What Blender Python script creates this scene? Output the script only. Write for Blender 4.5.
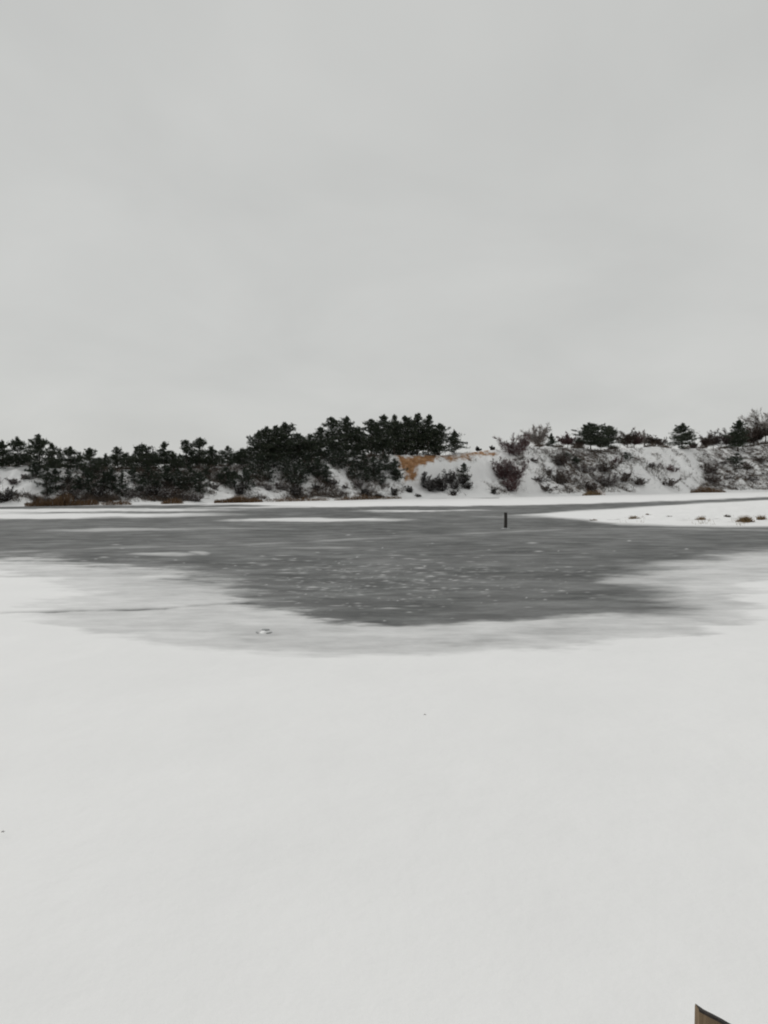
import bpy, math, random
import numpy as np
from mathutils import Vector

for o in list(bpy.data.objects):
    bpy.data.objects.remove(o)
scene = bpy.context.scene
C = scene.collection

# ------------------------------------------------------------------ camera
CAM_H = 3.2
HOR = 478.0                      # pixel row of the horizon
F = 768.0                        # focal length in pixels
PITCH = -math.atan((512 - HOR) / F)
cam = bpy.data.cameras.new('camera')
cam.sensor_fit = 'VERTICAL'
cam.sensor_height = 36.0
cam.lens = 36.0 * F / 1024.0
cam.clip_start = 0.05
cam.clip_end = 9000
camo = bpy.data.objects.new('camera', cam)
C.objects.link(camo)
camo.location = (0, 0, CAM_H)
camo.rotation_euler = (math.pi / 2 + PITCH, 0, 0)
scene.camera = camo

# ------------------------------------------------------------------ sky and sun
SUN_EL = math.radians(38)
SUN_AZ = math.radians(-60)       # from ahead-left of the view
w = bpy.data.worlds.new('World')
scene.world = w
w.use_nodes = True
nt = w.node_tree
nt.nodes.clear()
def N(tree, t, **kw):
    n = tree.nodes.new(t)
    for k, v in kw.items():
        setattr(n, k, v)
    return n
sky = N(nt, 'ShaderNodeTexSky', sky_type='NISHITA')
sky.sun_disc = False
sky.sun_elevation = SUN_EL
sky.sun_rotation = SUN_AZ
bg1 = N(nt, 'ShaderNodeBackground'); bg1.inputs['Strength'].default_value = 0.07
nt.links.new(sky.outputs[0], bg1.inputs['Color'])
# overcast deck: soft cloud noise projected on a flat layer overhead
tc = N(nt, 'ShaderNodeTexCoord')
sep = N(nt, 'ShaderNodeSeparateXYZ'); nt.links.new(tc.outputs['Generated'], sep.inputs[0])
absz = N(nt, 'ShaderNodeMath', operation='ABSOLUTE'); nt.links.new(sep.outputs['Z'], absz.inputs[0])
addz = N(nt, 'ShaderNodeMath', operation='ADD'); addz.inputs[1].default_value = 0.34
nt.links.new(absz.outputs[0], addz.inputs[0])
dx = N(nt, 'ShaderNodeMath', operation='DIVIDE'); dy = N(nt, 'ShaderNodeMath', operation='DIVIDE')
nt.links.new(sep.outputs['X'], dx.inputs[0]); nt.links.new(addz.outputs[0], dx.inputs[1])
nt.links.new(sep.outputs['Y'], dy.inputs[0]); nt.links.new(addz.outputs[0], dy.inputs[1])
cmb = N(nt, 'ShaderNodeCombineXYZ')
nt.links.new(dx.outputs[0], cmb.inputs[0]); nt.links.new(dy.outputs[0], cmb.inputs[1])
cn = N(nt, 'ShaderNodeTexNoise'); cn.inputs['Scale'].default_value = 1.7
cn.inputs['Detail'].default_value = 5; cn.inputs['Roughness'].default_value = 0.5
cn.inputs['Distortion'].default_value = 0.3
nt.links.new(cmb.outputs[0], cn.inputs['Vector'])
cr = N(nt, 'ShaderNodeValToRGB')
cr.color_ramp.elements[0].position = 0.30; cr.color_ramp.elements[0].color = (0.545, 0.551, 0.537, 1)
cr.color_ramp.elements[1].position = 0.72; cr.color_ramp.elements[1].color = (0.625, 0.630, 0.613, 1)
nt.links.new(cn.outputs[0], cr.inputs[0])
bg2 = N(nt, 'ShaderNodeBackground'); bg2.inputs['Strength'].default_value = 1.0
nt.links.new(cr.outputs[0], bg2.inputs['Color'])
mx = N(nt, 'ShaderNodeMixShader'); mx.inputs[0].default_value = 0.97
nt.links.new(bg1.outputs[0], mx.inputs[1]); nt.links.new(bg2.outputs[0], mx.inputs[2])
wo = N(nt, 'ShaderNodeOutputWorld'); nt.links.new(mx.outputs[0], wo.inputs[0])

sl = bpy.data.lights.new('sun', 'SUN')
sl.energy = 1.22
sl.angle = math.radians(40)
sl.color = (1.0, 0.985, 0.96)
so = bpy.data.objects.new('sun', sl)
C.objects.link(so)
sd = Vector((math.sin(SUN_AZ) * math.cos(SUN_EL), math.cos(SUN_AZ) * math.cos(SUN_EL), math.sin(SUN_EL)))
so.rotation_euler = (-sd).to_track_quat('-Z', 'Y').to_euler()
so.location = sd * 60

scene.view_settings.view_transform = 'Standard'
scene.view_settings.look = 'None'
scene.view_settings.exposure = 0.0
scene.view_settings.gamma = 1.0
scene.view_settings.use_curve_mapping = False
scene.render.engine = 'CYCLES'
scene.cycles.filter_width = 2.0

# ------------------------------------------------------------------ helpers
cp, sp = math.cos(PITCH), math.sin(PITCH)
def ray(px, py):
    cx = (np.asarray(px, float) - 384) / F
    cy = (512 - np.asarray(py, float)) / F
    return cx, cp - cy * sp, sp + cy * cp
def ground(px, py):                # where a sight line meets the lake level
    a, b, c = ray(px, py)
    t = -CAM_H / c
    return a * t, b * t
def at_depth(px, py, Y):
    a, b, c = ray(px, py)
    t = Y / b
    return a * t, Y, CAM_H + c * t
def to_px(x, y, z):
    z = z - CAM_H
    d = y * cp + z * sp
    u = -y * sp + z * cp
    d = np.maximum(d, 1e-3)
    return 384 + F * x / d, 512 - F * u / d

def hash2(ix, iy, seed):
    h = (ix.astype(np.int64) * 374761393 + iy.astype(np.int64) * 668265263 + seed * 1442695041) & 0xffffffff
    h = ((h ^ (h >> 13)) * 1274126177) & 0xffffffff
    return ((h ^ (h >> 16)) & 0xffff) / 65535.0
def vnoise(x, y, seed=0):
    x = np.asarray(x, float); y = np.asarray(y, float)
    ix = np.floor(x); iy = np.floor(y)
    fx = x - ix; fy = y - iy
    ux = fx * fx * fx * (fx * (fx * 6 - 15) + 10); uy = fy * fy * fy * (fy * (fy * 6 - 15) + 10)
    a = hash2(ix, iy, seed); b = hash2(ix + 1, iy, seed)
    c = hash2(ix, iy + 1, seed); d = hash2(ix + 1, iy + 1, seed)
    return (a + (b - a) * ux) * (1 - uy) + (c + (d - c) * ux) * uy
def fbm(x, y, seed=0, octv=4, rough=0.5):      # about -1..1
    s = 0; a = 1; tot = 0
    ca, sa = math.cos(0.6), math.sin(0.6)
    for k in range(octv):
        s = s + a * (vnoise(x, y, seed + k * 17) * 2 - 1); tot += a
        x, y = (x * ca - y * sa) * 2.03 + 3.1, (x * sa + y * ca) * 2.03 + 7.7
        a *= rough
    return s / tot * 1.6
def sstep(a, b, v):
    t = np.clip((v - a) / (b - a), 0, 1)
    return t * t * (3 - 2 * t)

def mesh_np(name, V, faces, mats, attrs=None, smooth=False, midx=None):
    """faces: list of int arrays (n,k)"""
    me = bpy.data.meshes.new(name)
    V = np.asarray(V, np.float32)
    me.vertices.add(len(V)); me.vertices.foreach_set('co', V.ravel())
    nl = sum(f.size for f in faces); npoly = sum(len(f) for f in faces)
    me.loops.add(nl); me.polygons.add(npoly)
    me.loops.foreach_set('vertex_index', np.concatenate([f.ravel() for f in faces]).astype(np.int32))
    sizes = np.concatenate([np.full(len(f), f.shape[1]) for f in faces])
    starts = np.concatenate([[0], np.cumsum(sizes)[:-1]]).astype(np.int32)
    me.polygons.foreach_set('loop_start', starts)
    me.polygons.foreach_set('use_smooth', np.full(npoly, smooth))
    for m in (mats if isinstance(mats, (list, tuple)) else [mats]):
        me.materials.append(m)
    if midx is not None:
        me.polygons.foreach_set('material_index', midx.astype(np.int32))
    if attrs:
        for k, (dom, vals) in attrs.items():
            at = me.attributes.new(k, 'FLOAT', dom)
            at.data.foreach_set('value', np.asarray(vals, np.float32))
    me.update(calc_edges=True)
    return me
def link(name, me, parent=None, loc=None, rotz=0.0):
    o = bpy.data.objects.new(name, me)
    C.objects.link(o)
    if parent is not None:
        o.parent = parent
    if loc is not None:
        o.location = loc
    o.rotation_euler = (0, 0, rotz)
    return o
def tag(o, label=None, cat=None, group=None, kind=None):
    if label: o['label'] = label
    if cat: o['category'] = cat
    if group: o['group'] = group
    if kind: o['kind'] = kind
    return o
def grid_faces(nr, nc):
    i = np.arange(nr * nc).reshape(nr, nc)
    return np.stack([i[:-1, :-1], i[:-1, 1:], i[1:, 1:], i[1:, :-1]], -1).reshape(-1, 4)

def ribbons(P0, P1, W0, W1, rng):
    d = P1 - P0
    r = rng.normal(size=d.shape)
    s = np.cross(d, r); s /= (np.linalg.norm(s, axis=1, keepdims=True) + 1e-9)
    n = len(P0)
    V = np.empty((n, 4, 3))
    W0 = np.broadcast_to(W0, (n,))[:, None]; W1 = np.broadcast_to(W1, (n,))[:, None]
    V[:, 0] = P0 - s * W0 / 2; V[:, 1] = P0 + s * W0 / 2
    V[:, 2] = P1 + s * W1 / 2; V[:, 3] = P1 - s * W1 / 2
    return V.reshape(-1, 3), np.arange(n * 4).reshape(n, 4)
def prisms(P0, P1, R0, R1, rng):
    d = P1 - P0; d = d / (np.linalg.norm(d, axis=1, keepdims=True) + 1e-9)
    r = rng.normal(size=d.shape)
    a = np.cross(d, r); a /= (np.linalg.norm(a, axis=1, keepdims=True) + 1e-9)
    b = np.cross(d, a)
    n = len(P0)
    R0 = np.broadcast_to(R0, (n,))[:, None]; R1 = np.broadcast_to(R1, (n,))[:, None]
    V = np.empty((n, 6, 3))
    for k in range(3):
        t = k * 2 * math.pi / 3
        off = a * math.cos(t) + b * math.sin(t)
        V[:, k] = P0 + off * R0; V[:, 3 + k] = P1 + off * R1
    base = np.arange(n)[:, None] * 6
    F4 = np.concatenate([base + np.array([[k, (k + 1) % 3, 3 + (k + 1) % 3, 3 + k]]) for k in range(3)], 0)
    return V.reshape(-1, 3), F4
def tube(pts, rad, sides=8, cap=True, rng=None, rough=0.0):
    pts = np.asarray(pts, float); n = len(pts)
    V = []
    for i in range(n):
        for k in range(sides):
            t = k * 2 * math.pi / sides
            rr = rad[i] * (1 + (rng.normal() * rough if rng is not None else 0))
            V.append(pts[i] + np.array([math.cos(t) * rr, math.sin(t) * rr, 0]))
    F4 = []
    for i in range(n - 1):
        for k in range(sides):
            F4.append([i * sides + k, i * sides + (k + 1) % sides, (i + 1) * sides + (k + 1) % sides, (i + 1) * sides + k])
    faces = [np.array(F4)]
    if cap:
        faces.append(np.array([[(n - 1) * sides + k for k in range(sides)]]))
    return np.array(V), faces
def join(parts):
    V = []; by = {}; off = 0
    for v, f in parts:
        fl = f if isinstance(f, list) else [f]
        for ff in fl:
            by.setdefault(ff.shape[1], []).append(ff + off)
        V.append(v); off += len(v)
    return np.concatenate(V), [np.concatenate(by[k]) for k in sorted(by)]

# ------------------------------------------------------------------ materials
def mat(name):
    m = bpy.data.materials.new(name); m.use_nodes = True
    t = m.node_tree; t.nodes.clear()
    out = N(t, 'ShaderNodeOutputMaterial')
    b = N(t, 'ShaderNodeBsdfPrincipled')
    t.links.new(b.outputs[0], out.inputs[0])
    return m, t, b
def noise(t, scale, detail=4, rough=0.5, vec=None, dist=0.0):
    n = N(t, 'ShaderNodeTexNoise')
    n.inputs['Scale'].default_value = scale; n.inputs['Detail'].default_value = detail
    n.inputs['Roughness'].default_value = rough; n.inputs['Distortion'].default_value = dist
    if vec is not None: t.links.new(vec, n.inputs['Vector'])
    return n.outputs[0]
def ramp(t, fac, stops):
    r = N(t, 'ShaderNodeValToRGB')
    el = r.color_ramp.elements
    el[0].position, el[0].color = stops[0][0], (*stops[0][1], 1)
    el[1].position, el[1].color = stops[-1][0], (*stops[-1][1], 1)
    for p, c in stops[1:-1]:
        e = el.new(p); e.color = (*c, 1)
    t.links.new(fac, r.inputs[0])
    return r.outputs[0]
def mathn(t, op, a, b=None, clamp=False):
    n = N(t, 'ShaderNodeMath', operation=op); n.use_clamp = clamp
    for i, v in enumerate((a, b)):
        if v is None: continue
        if isinstance(v, (int, float)): n.inputs[i].default_value = v
        else: t.links.new(v, n.inputs[i])
    return n.outputs[0]
def mixc(t, fac, a, b):
    n = N(t, 'ShaderNodeMix', data_type='RGBA')
    if isinstance(fac, (int, float)): n.inputs[0].default_value = fac
    else: t.links.new(fac, n.inputs[0])
    for i, v in ((6, a), (7, b)):
        if isinstance(v, tuple): n.inputs[i].default_value = (*v, 1)
        else: t.links.new(v, n.inputs[i])
    return n.outputs[2]
def attr(t, name):
    n = N(t, 'ShaderNodeAttribute'); n.attribute_name = name
    return n.outputs['Fac']
def bump(t, b, h, strength, dist):
    n = N(t, 'ShaderNodeBump'); n.inputs['Strength'].default_value = strength; n.inputs['Distance'].default_value = dist
    t.links.new(h, n.inputs['Height']); t.links.new(n.outputs[0], b.inputs['Normal'])
def pos(t):
    return N(t, 'ShaderNodeNewGeometry').outputs['Position']
def scaled(t, v, s):
    n = N(t, 'ShaderNodeMapping'); n.inputs['Scale'].default_value = s
    t.links.new(v, n.inputs['Vector'])
    return n.outputs[0]

SNOW_A = (0.81, 0.809, 0.808); SNOW_B = (0.85, 0.848, 0.846)
def make_snow():
    m, t, b = mat('snow')
    p = pos(t)
    c = ramp(t, noise(t, 0.35, 6, 0.6, p), [(0.3, SNOW_A), (0.7, SNOW_B)])
    t.links.new(c, b.inputs['Base Color'])
    b.inputs['Roughness'].default_value = 0.85; b.inputs['Specular IOR Level'].default_value = 0.1
    bump(t, b, noise(t, 3.0, 8, 0.65, p), 0.25, 0.03)
    return m
M_SNOW = make_snow()

def make_ice():
    m, t, b = mat('lake_ice')
    p = pos(t)
    cov = attr(t, 'snow')
    # dark ice with paler frozen slush and cloudy sheets
    n1 = noise(t, 0.12, 5, 0.55, p, 0.6)
    n2 = noise(t, 1.0, 7, 0.7, scaled(t, p, (0.45, 1, 1)))
    ice = ramp(t, n1, [(0.32, (0.060, 0.062, 0.061)), (0.5, (0.078, 0.080, 0.079)), (0.68, (0.100, 0.103, 0.101))])
    ice2 = mixc(t, mathn(t, 'MULTIPLY', mathn(t, 'SUBTRACT', n2, 0.45, True), 3.0, True), ice, (0.22, 0.228, 0.224))
    snow = ramp(t, noise(t, 0.35, 6, 0.6, p), [(0.3, SNOW_A), (0.7, SNOW_B)])
    # break the edge of the drifted snow with fine grains, strongest at half cover
    nf = mathn(t, 'SUBTRACT', noise(t, 3.0, 7, 0.7, scaled(t, p, (0.4, 1, 1))), 0.5)
    nm = mathn(t, 'SUBTRACT', noise(t, 0.7, 5, 0.6, scaled(t, p, (0.3, 1, 1))), 0.5)
    mid = mathn(t, 'MULTIPLY', mathn(t, 'MULTIPLY', cov, mathn(t, 'SUBTRACT', 1.0, cov)), 4.0)
    jit = mathn(t, 'MULTIPLY', mathn(t, 'ADD', mathn(t, 'MULTIPLY', nf, 0.55), mathn(t, 'MULTIPLY', nm, 0.35)), mid)
    fac = mathn(t, 'ADD', cov, jit, True)
    t.links.new(mixc(t, fac, ice2, snow), b.inputs['Base Color'])
    r = N(t, 'ShaderNodeMapRange'); t.links.new(fac, r.inputs[0])
    r.inputs['To Min'].default_value = 0.62; r.inputs['To Max'].default_value = 0.9
    t.links.new(r.outputs[0], b.inputs['Roughness'])
    b.inputs['Specular IOR Level'].default_value = 0.12
    h = mathn(t, 'ADD', noise(t, 3.0, 8, 0.65, p), mathn(t, 'MULTIPLY', noise(t, 0.5, 3, 0.5, p), 2.0))
    bump(t, b, h, 0.4, 0.035)
    return m
M_ICE = make_ice()

def make_bank():
    m, t, b = mat('snowy_bank')
    p = pos(t)
    snow = ramp(t, noise(t, 0.5, 5, 0.6, p), [(0.3, SNOW_A), (0.7, SNOW_B)])
    soil = ramp(t, noise(t, 2.5, 6, 0.7, p), [(0.3, (0.05, 0.040, 0.034)), (0.55, (0.11, 0.085, 0.068)), (0.75, (0.19, 0.145, 0.105))])
    sand = ramp(t, noise(t, 1.2, 6, 0.65, scaled(t, p, (1, 1, 2.5))), [(0.28, (0.16, 0.090, 0.048)), (0.5, (0.31, 0.165, 0.080)), (0.72, (0.46, 0.285, 0.16))])
    n = noise(t, 0.75, 8, 0.68, scaled(t, p, (0.8, 0.8, 1.9)), 0.4)
    bare = attr(t, 'bare')
    fac = N(t, 'ShaderNodeMapRange'); fac.clamp = True
    t.links.new(mathn(t, 'ADD', n, mathn(t, 'MULTIPLY', mathn(t, 'SUBTRACT', bare, 0.5), 0.55)), fac.inputs[0])
    fac.inputs['From Min'].default_value = 0.54; fac.inputs['From Max'].default_value = 0.70
    c = mixc(t, fac.outputs[0], snow, soil)
    sn = mathn(t, 'ADD', attr(t, 'sand'), mathn(t, 'MULTIPLY', mathn(t, 'SUBTRACT', noise(t, 1.1, 7, 0.7, p), 0.5), 1.9))
    sf = N(t, 'ShaderNodeMapRange'); sf.clamp = True
    t.links.new(sn, sf.inputs[0]); sf.inputs['From Min'].default_value = 0.28; sf.inputs['From Max'].default_value = 0.74
    c = mixc(t, sf.outputs[0], c, sand)
    t.links.new(c, b.inputs['Base Color'])
    b.inputs['Roughness'].default_value = 0.9; b.inputs['Specular IOR Level'].default_value = 0.1
    bump(t, b, noise(t, 2.2, 8, 0.65, p), 0.5, 0.12)
    return m
M_BANK = make_bank()

def make_tint(name, stops, rough=0.8, spec=0.2):
    m, t, b = mat(name)
    c = ramp(t, attr(t, 'tint'), stops)
    n = noise(t, 3.0, 3, 0.5, pos(t))
    c2 = N(t, 'ShaderNodeMix', data_type='RGBA', blend_type='MULTIPLY'); c2.inputs[0].default_value = 0.5
    t.links.new(c, c2.inputs[6]); t.links.new(ramp(t, n, [(0.3, (0.6, 0.6, 0.6)), (0.7, (1, 1, 1))]), c2.inputs[7])
    t.links.new(c2.outputs[2], b.inputs['Base Color'])
    b.inputs['Roughness'].default_value = rough; b.inputs['Specular IOR Level'].default_value = spec
    return m
M_NEEDLE = make_tint('pine_needles', [(0.0, (0.024, 0.032, 0.022)), (0.5, (0.042, 0.055, 0.036)), (0.93, (0.080, 0.088, 0.055)), (0.955, (0.5, 0.5, 0.5)), (1.0, (0.78, 0.78, 0.78))])
M_NEEDLE_SNOW = make_tint('snow_dusted_needles', [(0.0, (0.022, 0.031, 0.022)), (0.5, (0.036, 0.049, 0.033)), (0.86, (0.055, 0.068, 0.046)), (0.89, (0.5, 0.5, 0.5)), (1.0, (0.78, 0.78, 0.78))])
M_TWIG = make_tint('bare_twigs', [(0.0, (0.045, 0.037, 0.034)), (0.6, (0.105, 0.082, 0.077)), (0.84, (0.15, 0.122, 0.112)), (0.88, (0.6, 0.6, 0.6)), (1.0, (0.78, 0.78, 0.78))])
M_TWIG_RED = make_tint('reddish_twigs', [(0.0, (0.055, 0.030, 0.030)), (0.6, (0.125, 0.070, 0.070)), (0.88, (0.17, 0.11, 0.105)), (0.92, (0.6, 0.6, 0.6)), (1.0, (0.75, 0.75, 0.75))])
M_TWIG_DARK = make_tint('dark_twigs', [(0.0, (0.016, 0.015, 0.014)), (0.6, (0.040, 0.034, 0.030)), (0.88, (0.065, 0.052, 0.045)), (0.91, (0.6, 0.6, 0.6)), (1.0, (0.75, 0.75, 0.75))])
M_TWIG_BROWN = make_tint('brown_twigs', [(0.0, (0.036, 0.027, 0.022)), (0.6, (0.088, 0.064, 0.052)), (0.88, (0.13, 0.098, 0.08)), (0.91, (0.6, 0.6, 0.6)), (1.0, (0.75, 0.75, 0.75))])
M_TWIG_PALE = make_tint('pale_twigs', [(0.0, (0.15, 0.132, 0.12)), (0.6, (0.27, 0.24, 0.22)), (0.9, (0.36, 0.325, 0.30)), (1.0, (0.5, 0.5, 0.5))])
M_REED = make_tint('dry_reeds', [(0.0, (0.060, 0.038, 0.022)), (0.5, (0.145, 0.085, 0.045)), (0.97, (0.24, 0.155, 0.085)), (0.975, (0.6, 0.6, 0.6)), (1.0, (0.7, 0.7, 0.7))])
M_STRAW = make_tint('dry_straw', [(0.0, (0.085, 0.055, 0.028)), (0.5, (0.20, 0.13, 0.065)), (1.0, (0.34, 0.25, 0.13))])
M_SCRUB = make_tint('slope_scrub', [(0.0, (0.025, 0.021, 0.018)), (0.5, (0.075, 0.060, 0.050)), (0.8, (0.14, 0.105, 0.08)), (1.0, (0.20, 0.155, 0.12))])
def make_bark():
    m, t, b = mat('bark')
    n = noise(t, 5.0, 6, 0.65, scaled(t, pos(t), (3, 3, 0.7)))
    t.links.new(ramp(t, n, [(0.3, (0.030, 0.024, 0.020)), (0.7, (0.085, 0.062, 0.048))]), b.inputs['Base Color'])
    b.inputs['Roughness'].default_value = 0.9
    return m
M_BARK = make_bark()
def make_wood(name, a, b_, c_, axis):
    m, t, b = mat(name)
    tcn = N(t, 'ShaderNodeTexCoord').outputs['Object']
    n = noise(t, 9.0, 8, 0.7, scaled(t, tcn, axis), 0.5)
    t.links.new(ramp(t, n, [(0.3, a), (0.5, b_), (0.72, c_)]), b.inputs['Base Color'])
    b.inputs['Roughness'].default_value = 0.8
    bump(t, b, n, 0.6, 0.004)
    return m
M_PLANK = make_wood('plank_face', (0.075, 0.048, 0.026), (0.155, 0.105, 0.058), (0.23, 0.165, 0.10), (5, 5, 0.5))
M_EDGE = make_wood('plank_wet_edge', (0.010, 0.008, 0.007), (0.022, 0.016, 0.013), (0.05, 0.035, 0.026), (5, 5, 3))
M_POST = make_wood('wet_post', (0.012, 0.011, 0.010), (0.028, 0.025, 0.022), (0.06, 0.052, 0.045), (6, 6, 0.6))
def make_shard():
    m, t, b = mat('grey_ice')
    t.links.new(ramp(t, noise(t, 8.0, 5, 0.6, pos(t)), [(0.3, (0.20, 0.205, 0.205)), (0.7, (0.36, 0.37, 0.37))]), b.inputs['Base Color'])
    b.inputs['Roughness'].default_value = 0.45
    return m
M_SHARD = make_shard()

# ------------------------------------------------------------------ the lake
def polyd(px, py, poly, ys):
    """signed distance (inside > 0); rows count ys times as far as columns"""
    x = px; y = py * ys
    P = [(a, b * ys) for a, b in poly]
    best = np.full(x.shape, 1e18); ins = np.zeros(x.shape, bool)
    for (x0, y0), (x1, y1) in zip(P, P[1:] + P[:1]):
        ex, ey = x1 - x0, y1 - y0
        t = np.clip(((x - x0) * ex + (y - y0) * ey) / (ex * ex + ey * ey + 1e-9), 0, 1)
        best = np.minimum(best, (x - x0 - t * ex) ** 2 + (y - y0 - t * ey) ** 2)
        c = ((y0 > y) != (y1 > y)) & (x < ex * (y - y0) / (ey + 1e-12 * (ey == 0)) + x0)
        ins ^= c
    d = np.sqrt(best)
    return np.where(ins, d, -d)

SHORE_X = [-900, -300, 0, 100, 200, 240, 330, 400, 450, 500, 560, 640, 700, 768, 1000, 1700]
SHORE_Y = [516, 511, 507, 505.5, 504, 503, 501, 499, 498.3, 497.5, 496.5, 494.3, 493, 492, 491, 492]
def shore_row(px): return np.interp(px, SHORE_X, SHORE_Y)
def shore_depth(px): return ground(px, shore_row(px))[1]

def cover(x, y):
    """how much snow lies on the ice at a place on the lake"""
    w1 = fbm(x * 0.35, y * 0.35, 3, 5, 0.55); w2 = fbm(x * 0.35, y * 0.35, 91, 5, 0.55)
    w3 = fbm(x * 0.55, y * 1.0, 33, 5, 0.6); w4 = fbm(x * 0.10, y * 0.55, 57, 5, 0.6)
    near = np.clip(30 / np.maximum(y, 1), 0.15, 1.0)
    px, py = to_px(x, y, 0 * x)
    qx = px + (12 * w1 + 10 * w3) * near
    qy = py + (3.0 * w2 + 2.0 * w3 + 4.5 * w4) * near
    grey = [(-1500, 552), (0, 558), (0, 577), (55, 582), (95, 597), (70, 606), (40, 617), (95, 634), (170, 650), (300, 658), (430, 661),
            (520, 656), (610, 644), (700, 635), (775, 622), (768, 602), (750, 587), (800, 565), (1100, 545), (1900, 530), (1900, 480), (-1500, 480)]
    dark = [(-1500, 546), (0, 554), (100, 560), (190, 570), (240, 584), (272, 606), (340, 617), (420, 621), (500, 619), (560, 615), (625, 613),
            (690, 607), (655, 596), (628, 590), (606, 584), (603, 577), (628, 568), (690, 558), (768, 549), (1000, 538), (1900, 522), (1900, 480), (-1500, 480)]
    dg = polyd(qx, qy, grey, 5.0)
    dd = polyd(qx, qy - 3.5 * sstep(200, 330, qx) * (1 - sstep(560, 640, qx)), dark, 5.0) + 14 * w4 + 9 * w3
    dg = dg + 22 * w4 + 26 * fbm(x * 0.55, y * 1.5, 88, 5, 0.62)
    dd = dd + 20 * fbm(x * 0.7, y * 1.7, 89, 5, 0.62) * np.clip(1.5 - sstep(300, 420, qx), 0.5, 1.5)
    cov = 1 - 0.27 * sstep(-15, 22, dg)
    cov = cov - 0.13 * sstep(20, 110, dg) * (0.6 + 0.8 * w1)
    # wind-blown streaks of thin snow across the grey zone
    cov = cov + (0.10 * w3 + 0.10 * w4) * sstep(-5, 30, dg) * (1 - sstep(-10, 34, dd))
    # the dark ice fades slowly into slush on the left, abruptly along the near edge
    wide = 1 + 1.3 * (1 - sstep(240, 330, px)) + 1.0 * sstep(590, 640, px)
    dk = sstep(-18, 14, dd / wide + 4 * (wide - 1))
    cov = cov * (1 - dk) + (0.05 + 0.05 * w2 + 0.05 * w3) * dk
    # far white sheets
    fx = px + 14 * w1; fy = py + 0.7 * w2
    def ell(cx, cy, rx, ry, st, soft=0.5, tilt=0.0):
        r = np.sqrt(((fx - cx) / rx) ** 2 + ((fy - cy - tilt * (fx - cx)) / ry) ** 2)
        return st * (1 - sstep(1 - soft, 1 + soft, r))
    for e in ((40, 510.6, 190, 1.5, 0.95, 0.4, -0.004), (20, 516.5, 190, 2.6, 0.95, 0.35, -0.010), (-120, 513, 150, 4, 0.95, 0.4),
              (120, 530, 75, 1.6, 0.45, 0.6, -0.01), (320, 520, 85, 1.9, 0.85, 0.4, -0.004), (420, 511, 62, 1.0, 0.8, 0.5, -0.004),
              (215, 528.5, 60, 0.9, 0.25, 0.7), (290, 506.5, 90, 1.0, 0.75, 0.5, -0.02), (560, 517, 90, 1.3, 0.25, 0.6),
              (160, 554, 26, 1.6, 0.5, 0.6), (196, 553, 10, 1.5, 0.45, 0.6), (320, 548, 40, 1.3, 0.25, 0.7), (50, 572, 60, 5, 0.2, 0.8)):
        cov = np.maximum(cov, ell(*e))
    # snowed-over margin under the far bank, wider to the right
    lo = np.interp(px, [-1500, 200, 240, 330, 450, 530, 640, 700, 768, 1200], [508.5, 505.2, 504.5, 507.5, 506.2, 505.3, 502.2, 500, 497.2, 495.0])
    cov = np.maximum(cov, 1 - sstep(-0.7, 0.7, py + 0.5 * w1 - lo))
    cov = np.where((py > 497.3) & (py < 498.6) & (px > 430) & (px < 500), cov * (0.55 + 0.4 * vnoise(px / 9, py, 7)), cov)
    # spit fringe
    spit = [(505, 515.5), (600, 508.8), (690, 503.5), (768, 499.5), (1000, 496), (1500, 496), (1500, 532), (768, 527.5), (680, 527), (620, 525), (590, 521.5), (540, 517)]
    cov = np.maximum(cov, sstep(-5, 11, polyd(px + 8 * w1, py + 0.5 * w2, spit, 5.0)))
    # faint healed pressure line
    ly = np.interp(px, [-500, 0, 120, 250, 400, 520, 600, 768, 1300], [560, 552, 547.5, 545, 537, 531.5, 528.7, 530, 534])
    cov = np.maximum(cov, 0.22 * np.exp(-((py + 0.6 * w2 - ly) / 1.2) ** 2) * (0.5 + vnoise(px / 25, py * 0 + 3, 5)))
    # old dark track over the snow at the left
    ky = np.interp(px, [-600, 0, 60, 120, 165, 200, 245], [620, 615, 613, 611, 609, 606, 604])
    k = np.exp(-((py + 0.9 * w3 + 0.8 * w1 - ky) / np.clip(0.95 + 0.8 * (px / 240 - 0.4), 0.85, 1.3)) ** 2) * (0.7 + 0.3 * sstep(0.15, 0.5, vnoise(px / 22, 0 * px, 12))) * (1 - sstep(240, 262, px)) * sstep(-600, -40, px)
    cov = cov - 0.5 * k * np.clip(0.85 + 0.6 * fbm(x * 2.2, y * 1.1, 15, 3), 0.35, 1.2)
    return np.clip(cov, 0, 1)

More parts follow.
